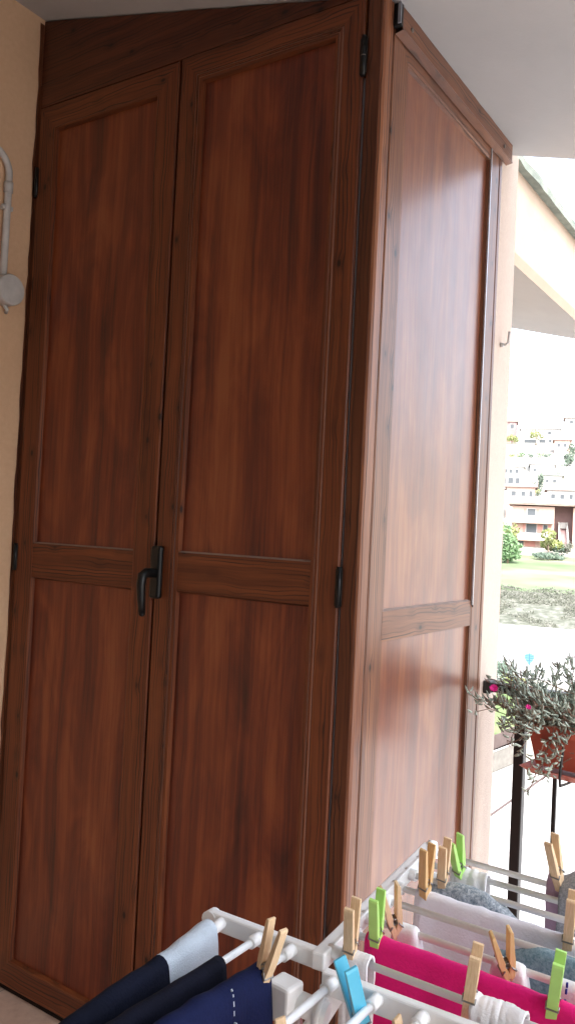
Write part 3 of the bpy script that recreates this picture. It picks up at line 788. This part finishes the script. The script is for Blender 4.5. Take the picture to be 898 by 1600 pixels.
# ------------------------------------------------------------------ outside
G = Vector((-.2924, .9563, 0)); LT = Vector((.9563, .2924, 0))
def W(s, t, z): return tuple(G*s + LT*t + Vector((0, 0, z)))
prof = [(-1500, -8.2), (-60, -8.2), (5, -8.0), (36.4, -8.0), (36.6, -7.1), (47, -6.5), (60, -7.2), (96, -8.4), (113, -4.9), (150, -1.25), (156, 1.2), (190, 9), (205, 14.5), (240, 26), (280, 35), (330, 41), (420, 44), (700, 36), (1500, 30)]
def TZ(s):
    for (a, za), (c, zc) in zip(prof, prof[1:]):
        if a <= s <= c: return za + (zc-za)*(s-a)/(c-a)
    return prof[-1][1]
def sheet(name, s0, s1, t0, t1, up, mat, n=1, wav=0):
    ss = sorted({s0, s1} | {p[0] for p in prof if s0 < p[0] < s1})
    full = []
    for a, c in zip(ss, ss[1:]): full += [a + (c-a)*k/n for k in range(n)]
    full.append(ss[-1]); b = MB()
    for a, c in zip(full, full[1:]):
        b.face([W(a, t0, TZ(a)+up), W(a, t1, TZ(a)+up), W(c, t1, TZ(c)+up), W(c, t0, TZ(c)+up)], mat)
    return structure(b.build(name))
sheet('ground', -1500, 1500, -1500, 1500, 0, 'hill')
sheet('driveway', -6, 36.3, -40, 40, .03, 'conc')
b = MB()
b.face([W(36.9, -.42, -7.07), W(31.6, -2.75, -7.07), W(31.6, -14, -7.07), W(36.9, -14, -7.07)], 'grass')
b.face([W(36.9, -.42, -7.06), W(36.9, -14, -7.06), W(47, -14, -6.44), W(47, -.5, -6.44)], 'grass')
structure(b.build('roadside_lawn'))
sheet('road', 50, 97, -80, 80, .03, 'asph')
sheet('field', 112, 151, -60, 60, .03, 'grass2')
sheet('bank', 97, 112, -60, 60, .03, 'scrub')
# joint line in the driveway

b = MB(); rail_box(b, W(27.4, -1.55, -7.955), W(35.6, 1.08, -7.955), .09, .03, 'fbrown', .005); structure(b.build('driveway_joint'))
def fence_run():
    o = thing('garden_fence', 'low brown board fence along the small lawn beyond the railing', 'fence', W(33, -3, TZ(33)))
    d0, d1 = (36.5, -.35), (31.2, -2.6)
    steps = 9
    for i in range(steps):
        f0, f1 = i/steps, (i+1)/steps
        s0, t0 = d0[0]+(d1[0]-d0[0])*f0, d0[1]+(d1[1]-d0[1])*f0
        s1, t1 = d0[0]+(d1[0]-d0[0])*f1, d0[1]+(d1[1]-d0[1])*f1
        p, q = Vector(W(s0, t0, 0)), Vector(W(s1, t1, 0)); zz = -6.75 - .06*(i//3)
        b = MB(); rail_box(b, p+Vector((0, 0, zz)), q+Vector((0, 0, zz)), .06, .62, 'fbrown', .01); b.build('board_panel', o)
    w = thing('stone_wall', 'pale stone retaining wall under the brown garden fence', 'wall', W(33, -3, -8))
    b = MB(); p, q = Vector(W(36.5, -.30, 0)), Vector(W(31.2, -2.62, 0))
    rail_box(b, p+Vector((0, 0, -7.5)), q+Vector((0, 0, -7.5)), .22, .88, 'fstone', .02); b.build('wall_face', w)
    b = MB(); rail_box(b, p+Vector((0, 0, -7.085)), q+Vector((0, 0, -7.085)), .28, .05, 'conc', .01); b.build('coping', w)
fence_run()

def crown(b, c, rad, n, size, mat, lumps=7):
    c = Vector(c); cs = []
    for _ in range(lumps):
        v = Vector((rnd.gauss(0, .45), rnd.gauss(0, .45), rnd.gauss(0, .4)))
        cs.append((v, rnd.uniform(.4, .65)))
    k = b.mi(mat)
    for _ in range(n):
        v, q = rnd.choice(cs)
        d = Vector((rnd.gauss(0, 1), rnd.gauss(0, 1), rnd.gauss(0, 1))).normalized()*q*rnd.uniform(.7, 1.05)
        p = v + d; p = c + Vector((p.x*rad[0], p.y*rad[0], p.z*rad[1]))
        a = Vector((rnd.gauss(0, 1), rnd.gauss(0, 1), rnd.gauss(0, 1))).normalized(); e = a.orthogonal().normalized()
        s = size*rnd.uniform(.6, 1.3)
        f = b.bm.faces.new([b.bm.verts.new(p+a*s), b.bm.verts.new(p+e*s*.6), b.bm.verts.new(p-a*s), b.bm.verts.new(p-e*s*.6)]); f.material_index = k
def tree(name, label, cat, s, t, zc, rad, mat, n=500, size=None, trunk=True, group=None):
    base = TZ(s); o = thing(name, label, cat, W(s, t, base), group)
    b = MB(); crown(b, W(s, t, zc), rad, n, size or rad[0]*.14, mat); b.build('crown', o)
    if trunk:
        b = MB(); p = Vector(W(s, t, base-.2)); q = Vector(W(s, t, zc)); h = q-p
        b.tube([p, p+h*.5+Vector((.08, 0, 0)), q], [rad[0]*.09, rad[0]*.06, rad[0]*.03], 'trunk', 7)
        for k in range(3):
            b.tube([p+h*.6, q+Vector((math.cos(k*2.1)*rad[0]*.5, math.sin(k*2.1)*rad[0]*.5, rad[1]*.2))], [rad[0]*.035, rad[0]*.015], 'trunk', 5)
        b.build('trunk', o)
    return o
tree('garden_tree', 'mid green rounded tree at lower left of the pink apartment block', 'tree', 140, -4.6, 1.2, (2.1, 2.9), 'tr_g', 1300)
tree('garden_tree', 'yellow-green bushy tree behind the rounded tree, against the pink block', 'tree', 146, -4.3, 2.6, (1.7, 2.2), 'tr_y', 600)
tree('garden_tree', 'yellow-green low spreading tree before the pink block, left of stairs', 'tree', 149, 1.9, 1.4, (2.1, 1.6), 'tr_y', 1000)
tree('garden_bush', 'dark rounded bush at the foot of the outside stairs', 'bush', 150, 3.6, .6, (1.3, 1.0), 'tr_d', 420, trunk=False)
tree('garden_bush', 'mauve-grey bush right beside the dark one at the stairs', 'bush', 150, 5.2, .9, (1.1, 1.1), 'scrub', 360, trunk=False)
tree('garden_hedge', 'loose blue-green hedge at the upper edge of the field', 'hedge', 148, .5, -.75, (2.6, .7), 'tr_d', 700, .22, trunk=False)
tree('roadside_bush', 'dark green bush by the pillar above the small lawn', 'bush', 48, -1.75, -5.95, (.62, .62), 'tr_d', 700, .07, trunk=False)
tree('roadside_bush', 'yellow-green bush right of the dark one above the small lawn', 'bush', 47.5, -1.15, -6.25, (.55, .45), 'tr_y', 600, .06, trunk=False)
tree('hill_tree', 'dark slim tree beside the white house with two window rows', 'tree', 200, -.3, 16.0, (1.3, 3.0), 'tr_d', 700)
tree('hill_tree', 'small pale tree below the slim dark hillside tree', 'tree', 198, -1.2, 13.4, (1.2, 1.1), 'tr_y', 300)
tree('hill_tree', 'grey-green tree at the right edge halfway up the hill', 'tree', 230, 7.0, 24.6, (1.9, 1.7), 'tr_d', 420)
tree('hill_tree', 'grey-green tree higher at the right edge of the hill', 'tree', 236, 8.6, 28.2, (1.7, 1.6), 'tr_d', 380)
tree('hill_tree', 'small blue-green tree left of the grey-green ones on the hill', 'tree', 215, 4.3, 18.5, (1.3, 1.0), 'tr_d', 260)
tree('hill_tree', 'green tree in front of the mauve house on the hilltop', 'tree', 276, -9.3, 35.6, (2.0, 1.6), 'tr_y', 360)
tree('hill_tree', 'green tree before the white terrace on the hilltop', 'tree', 272, -1.6, 36.2, (2.0, 2.1), 'tr_y', 360)
for i, tt in enumerate((-7.2, -5.0, -2.6, -.3, 2.0)):
    tree('terrace_shrub', 'low green shrub in the strip along the hillside terrace', 'shrub', 240, tt, 26.6 + .1*(i % 2), (1.3, .8), ('tr_y', 'tr_g', 'tr_d', 'tr_g', 'tr_d')[i], 150, trunk=False, group='shrubs along the hillside terrace')

# rough scrub on the bank
b = MB(); k = b.mi('scrub')
for _ in range(26000):
    s = rnd.uniform(97, 114); t = rnd.uniform(-14, 14); z = TZ(s)
    gap = fbm(s*.35, t*.3, 4)
    if s < 106 and gap < .02 + (106-s)*.02: continue
    p = Vector(W(s, t, z + abs(rnd.gauss(0, .25))*(.6+gap)))
    a = Vector((rnd.gauss(0, 1), rnd.gauss(0, 1), rnd.gauss(.4, .8))).normalized(); e = a.orthogonal().normalized(); q = rnd.uniform(.06, .17)
    f = b.bm.faces.new([b.bm.verts.new(p+a*q), b.bm.verts.new(p+e*q*.5), b.bm.verts.new(p-a*q), b.bm.verts.new(p-e*q*.5)]); f.material_index = k
o = b.build('bank_scrub'); o['kind'] = 'stuff'; o['label'] = 'rough grey-green scrub covering the bank below the field'; o['category'] = 'scrub'

# wire along the road, sign
wr = thing('road_cable', 'thin greenish cable hung across above the white road', 'cable', W(80, 0, TZ(80)))
b = MB(); b.tube([W(80, t, -8.55+.06*math.cos(t*.7)-.035*t) for t in [x*.8 for x in range(-15, 16)]], .05, 'wire', 6); b.build('cable_run', wr)
for t in (-12, 12):
    b = MB(); b.tube([W(80, t, TZ(80)), W(80, t, -8.5-.035*t+.1)], .06, 'wire', 8); b.build('post', wr)
sg = thing('road_sign', 'small pale blue shield sign with dark bars beside the road', 'sign', W(56, -.18, TZ(56)))
b = MB()
cs, zs = (-.18, -6.28)
shape = [(-.30, .26), (-.12, .36), (0, .40), (.12, .36), (.30, .26), (.30, .02), (.20, -.16), (.05, -.38), (0, -.44), (-.05, -.38), (-.20, -.16), (-.30, .02)]
fr = [W(56, cs+x, zs+z) for x, z in shape]; bk = [W(56.03, cs+x, zs+z) for x, z in shape]
b.hexa(fr, bk, 'signblue'); pn = b.build('sign_plate', sg)
b = MB()
for (x, z, w, h) in ((-.03, -.02, .06, .74), (0, 0, 0, 0)):
    if w: b.hexa([W(55.985, cs+x, zs+z-h/2), W(55.985, cs+x+w, zs+z-h/2), W(55.985, cs+x+w, zs+z+h/2), W(55.985, cs+x, zs+z+h/2)], [W(55.996, cs+x, zs+z-h/2), W(55.996, cs+x+w, zs+z-h/2), W(55.996, cs+x+w, zs+z+h/2), W(55.996, cs+x, zs+z+h/2)], 'signdark')
for z, hw in ((.20, .26), (.06, .27), (-.10, .19)):
    for x0, x1 in ((-hw, -.045), (.045, hw)):
        b.hexa([W(55.984, cs+x0, zs+z-.025), W(55.984, cs+x1, zs+z-.025), W(55.984, cs+x1, zs+z+.025), W(55.984, cs+x0, zs+z+.025)], [W(55.996, cs+x0, zs+z-.025), W(55.996, cs+x1, zs+z-.025), W(55.996, cs+x1, zs+z+.025), W(55.996, cs+x0, zs+z+.025)], 'signdark')
b.build('sign_bars', pn)
b = MB(); b.tube([W(56.06, cs, TZ(56)), W(56.06, cs, zs+.3)], .03, 'pvc', 8); b.build('post', sg)

# ---- buildings (local axes: s depth, t across, z up)
RB = Matrix((LT, G, Vector((0, 0, 1)))).transposed()
def bbox(b, s0, s1, t0, t1, z0, z1, mat):
    b.obox(W((s0+s1)/2, (t0+t1)/2, (z0+z1)/2), (t1-t0, s1-s0, z1-z0), RB, mat)
def window(parent, s, t0, t1, z0, z1, shut=True, frame='fwhite'):
    b = MB(); bbox(b, s-.10, s+.05, t0-.10, t1+.10, z0-.10, z0, frame); bbox(b, s-.10, s+.05, t0-.10, t1+.10, z1, z1+.10, frame); bbox(b, s-.10, s+.05, t0-.10, t0, z0, z1, frame); bbox(b, s-.10, s+.05, t1, t1+.10, z0, z1, frame)
    w = b.build('window', parent)
    b = MB(); bbox(b, s-.03, s+.05, t0, t1, z0, z1, 'fglass'); b.build('pane', w)
    if shut:
        for a in (t0-.62, t1+.12):
            b = MB(); bbox(b, s-.08, s+.03, a, a+.5, z0, z1, 'fshut'); b.build('shutter', w)
# pink apartment block with stairwell
ap = thing('apartment_block', 'long pink and white apartment block at the field edge with outside stairs', 'building', W(160, 0, 1))
s0 = 155.0
b = MB(); bbox(b, s0, s0+9, -4.6, 2.85, -.5, 8.2, 'fpink'); bbox(b, s0, s0+9, 6.1, 13, -.5, 8.2, 'fpink'); b.build('wall', ap)
b = MB(); bbox(b, s0+4, s0+9, 2.85, 6.1, -.5, 8.4, 'fmauve'); b.build('stairwell_wall', ap)
b = MB(); bbox(b, s0-.9, s0+9.4, -5.3, 13.4, 8.42, 8.72, 'froof'); b.hexa([W(s0-1, -5.4, 8.75), W(s0-1, 13.5, 8.75), W(s0+9.5, 13.5, 8.75), W(s0+9.5, -5.4, 8.75)], [W(s0+2, -4, 9.8), W(s0+2, 12, 9.8), W(s0+7, 12, 9.8), W(s0+7, -4, 9.8)], 'fwhite'); b.build('roof', ap)
for z0, z1 in ((5.2, 6.25), (2.0, 3.2)):
    b = MB(); bbox(b, s0-1.5, s0-.02, -4.8, 2.6, z0, z1, 'fwhite'); bl_ = b.build('balcony', ap)
    b = MB(); bbox(b, s0-1.55, s0-.02, -4.85, 2.65, z0-.16, z0-.004, 'fpink'); b.build('balcony_slab', bl_)
window(ap, s0, -1.9, -.5, 6.5, 7.7); window(ap, s0, -2.0, -.2, 3.3, 4.9); window(ap, s0, 1.0, 1.7, 3.5, 4.8); window(ap, s0, 7.0, 8.0, 3.4, 4.8); window(ap, s0, 7.0, 8.0, 6.5, 7.7)
b = MB(); bbox(b, s0-.06, s0+.02, -4.2, -2.4, -.2, 1.75, 'fglass'); b.build('garage_door', ap)
b = MB(); bbox(b, s0-.05, s0+.03, -2.1, -.3, -.3, 1.7, 'fshut'); b.build('door', ap)
b = MB()   # stair flight with white parapets
for t in (3.9, 5.35):
    b.hexa([W(s0-2.2, t-.14, .4), W(s0-2.2, t+.14, .4), W(s0+3.5, t+.14-.15, 4.2), W(s0+3.5, t-.14-.15, 4.2)], [W(s0-2.2, t-.14, 1.3), W(s0-2.2, t+.14, 1.3), W(s0+3.5, t+.14-.15, 5.6), W(s0+3.5, t-.14-.15, 5.6)], 'fwhite')
bbox(b, s0+3.2, s0+3.6, 3.6, 5.4, 4.4, 5.5, 'fwhite'); b.build('stairs', ap)
b = MB(); b.hexa([W(s0-2.2, 4.05, .3), W(s0-2.2, 5.2, .3), W(s0+3.4, 5.1, 3.9), W(s0+3.4, 3.9, 3.9)], [W(s0-2.2, 4.05, .5), W(s0-2.2, 5.2, .5), W(s0+3.4, 5.1, 4.2), W(s0+3.4, 3.9, 4.2)], 'fmauve'); b.build('stair_flight', ap)

def house(label, s, t0, t1, z0, z1, wall, wins, roof='froof', depth=8, rh=1.2, pil=None):
    o = thing('house', label, 'house', W(s+depth/2, (t0+t1)/2, z0))
    b = MB(); bbox(b, s, s+depth, t0, t1, min(z0, TZ(s))-2, z1, wall); b.build('wall', o)
    b = MB(); m = .5
    b.hexa([W(s-m, t0-m, z1+.02), W(s-m, t1+m, z1+.02), W(s+depth+m, t1+m, z1+.02), W(s+depth+m, t0-m, z1+.02)],
           [W(s+depth/2-.2, t0-m, z1+rh), W(s+depth/2-.2, t1+m, z1+rh), W(s+depth/2+.2, t1+m, z1+rh), W(s+depth/2+.2, t0-m, z1+rh)], roof); b.build('roof', o)
    for w in wins: window(o, s, *w, shut=False)
    return o
hm = house('white hillside house with two rows of dark windows, left by the pillar', 205, -11, -3.9, 13.8, 20.0, 'fwhite', [(-8.6, -7.7, 18.4, 19.3), (-7.2, -6.5, 18.4, 19.3), (-5.8, -5.0, 18.4, 19.3), (-8.8, -7.9, 15.4, 17.2), (-7.4, -6.2, 15.6, 17.2), (-5.6, -4.7, 15.4, 17.2)], 'fwhite')
b = MB(); bbox(b, 203.4, 204.98, -10.6, -4.2, 14.4, 15.3, 'fwhite'); b.build('balcony', hm)
house('mauve-brown hilltop house with one dark window at the far left', 282, -12.6, -8.2, 37.5, 42.2, 'fmauve', [(-10.2, -9.0, 39.8, 41.4)], 'froof')
hh = house('long white hilltop house with a dark ground-floor terrace', 278, -6.6, 5.8, 34.8, 39.4, 'fwhite', [(-5.4, -1.6, 34.6, 35.7), (-.6, 1.4, 34.7, 35.8), (2.4, 3.3, 34.8, 35.8), (2.0, 3.0, 37.4, 38.4), (4.6, 5.3, 34.8, 35.6)], 'fwhite')
house('white hillside house with dark eaves, cut by the right photo edge', 262, 6.9, 14, 36.0, 40.6, 'fwhite', [(8.2, 9.2, 38.8, 39.8)], 'froof')
house('low white house with a flat brown roof edge near the right photo edge', 190, 4.5, 12, 10, 12.6, 'fwhite', [(5.4, 6.2, 11.2, 12.0)], 'froof', rh=.5)
house('plain white house between the hillside trees', 222, -2.5, 3.6, 17.5, 22.3, 'fwhite', [(-1.6, -1.0, 20.3, 21.2)], 'fwhite')

house('pale pink hillside house just above the pink apartment roof at left', 178, -6.6, -.8, 8.5, 13.2, 'fpink', [(-5.6, -4.7, 11.3, 12.3), (-3.6, -2.8, 11.3, 12.3), (-2.0, -1.3, 11.2, 12.4)], 'froof', rh=1.0)
house('white hillside house above the outside stairs, brown low roof', 176, 1.6, 7.6, 8.5, 12.6, 'fwhite', [(2.4, 3.2, 10.8, 11.8), (4.2, 5.0, 10.8, 11.8), (6.0, 6.7, 10.8, 11.8)], 'froof', rh=1.0)
house('small mauve hillside house between the white terrace and shrubs', 250, 3.8, 8.2, 28.4, 32.2, 'fpink', [(4.6, 5.4, 30.2, 31.2), (6.4, 7.2, 30.2, 31.2)], 'froof', rh=.9)
house('grey-roofed white house at mid hill beside the slim dark tree', 212, .8, 5.4, 15.2, 18.6, 'fwhite', [(1.5, 2.2, 16.6, 17.6), (3.2, 4.0, 16.6, 17.6)], 'rooftile', rh=.9)

# neighbouring roof overhang seen past the pillar
nb = thing('roof_overhang', 'peach neighbouring roof edge with grey soffit right of the pillar top', 'roof', (-2.6, 4.6, 2.9))
XB = -1.5; ZS = lambda x: 2.93 + .2717*(XB - x)
ya, yb = 2.9, 6.28
b = MB(); b.face([(XB, ya, 2.93), (XB, yb, 2.93), (-4.2, yb, ZS(-4.2)), (-4.2, ya, ZS(-4.2))], 'soffit'); b.build('soffit', nb)
b = MB(); b.face([(XB, ya, 2.93), (XB, yb+3, 2.93), (XB, yb+3, 3.45), (XB, ya, 3.45)], 'fascia'); b.face([(XB+.001, ya, 2.926), (XB+.001, yb+3, 2.926), (XB+.02, yb+3, 2.975), (XB+.02, ya, 2.975)], 'fascia')
b.face([(XB, yb, 2.93), (XB, yb+.001, 3.4), (-4.2, yb+.001, 4.1), (-4.2, yb, ZS(-4.2))], 'fascia'); b.build('fascia', nb)
b = MB(); n = 60
for i in range(n):
    p, q = ya + (yb+3-ya)*i/n, ya + (yb+3-ya)*(i+1)/n
    z = 3.45; o1, o2 = .05+.012*fbm(p*5, 1, 1), .05+.012*fbm(q*5, 1, 1)
    b.face([(XB-.0, p, z), (XB-.0, q, z), (XB+o2, q, z-.004), (XB+o1, p, z-.004)], 'rooftile')
    b.face([(XB+o1, p, z-.004), (XB+o2, q, z-.004), (XB+o2, q, z+.045), (XB+o1, p, z+.045)], 'rooftile')
    b.face([(XB+o1, p, z+.045), (XB+o2, q, z+.045), (-4.2, q, z+.045+.2717*2.75), (-4.2, p, z+.045+.2717*2.75)], 'rooftile')
b.build('roof_edge', nb)
b = MB(); b.box((-4.2, ya, -8), (-2.75, yb-.3, ZS(-2.75)-.01), 'peach'); b.build('wall', nb)

# ------------------------------------------------------------------ world, sun, camera
w = bpy.data.worlds.new('World'); S.world = w; w.use_nodes = True
nt = w.node_tree; nt.nodes.clear()
SUN = Vector((.42, -.52, .74)).normalized()
sky = nt.nodes.new('ShaderNodeTexSky'); sky.sky_type = 'NISHITA'; sky.sun_disc = False
sky.sun_elevation = math.asin(SUN.z); sky.sun_rotation = math.atan2(SUN.x, SUN.y)
sky.dust_density = 5.0; sky.air_density = 1.0; sky.ozone_density = 1.0
hs = nt.nodes.new('ShaderNodeHueSaturation'); hs.inputs['Saturation'].default_value = .50; hs.inputs['Value'].default_value = 6.3
bg = nt.nodes.new('ShaderNodeBackground'); bg.inputs['Strength'].default_value = .15
wo = nt.nodes.new('ShaderNodeOutputWorld')
nt.links.new(sky.outputs[0], hs.inputs['Color']); nt.links.new(hs.outputs[0], bg.inputs['Color']); nt.links.new(bg.outputs[0], wo.inputs['Surface'])
sl = bpy.data.lights.new('Sun', 'SUN'); sl.energy = 2.6; sl.angle = R(.6); sl.color = (1, .97, .94)
so = bpy.data.objects.new('Sun', sl); COL.objects.link(so); so.rotation_euler = SUN.to_track_quat('Z', 'Y').to_euler()

yaw, pitch, roll, fpx = .5984, .02385, .04878, 1256.3
fw = Vector((-math.sin(yaw)*math.cos(pitch), math.cos(yaw)*math.cos(pitch), math.sin(pitch)))
r0 = Vector((math.cos(yaw), math.sin(yaw), 0)); u0 = r0.cross(fw)
rr = r0*math.cos(roll) + u0*math.sin(roll); uu = -r0*math.sin(roll) + u0*math.cos(roll)
cam = bpy.data.cameras.new('Camera'); co = bpy.data.objects.new('Camera', cam); COL.objects.link(co)
mw = Matrix((rr, uu, -fw)).transposed().to_4x4(); mw.translation = (0, 0, 1.4); co.matrix_world = mw
cam.sensor_fit = 'AUTO'; cam.sensor_width = 36; cam.lens = fpx/1600*36
cam.clip_start = .02; cam.clip_end = 5000
S.camera = co
S.view_settings.view_transform = 'Standard'; S.view_settings.look = 'None'; S.view_settings.exposure = 0; S.view_settings.gamma = 1
S.render.engine = 'CYCLES'
S.cycles.max_bounces = 10; S.cycles.diffuse_bounces = 6; S.cycles.use_denoising = True
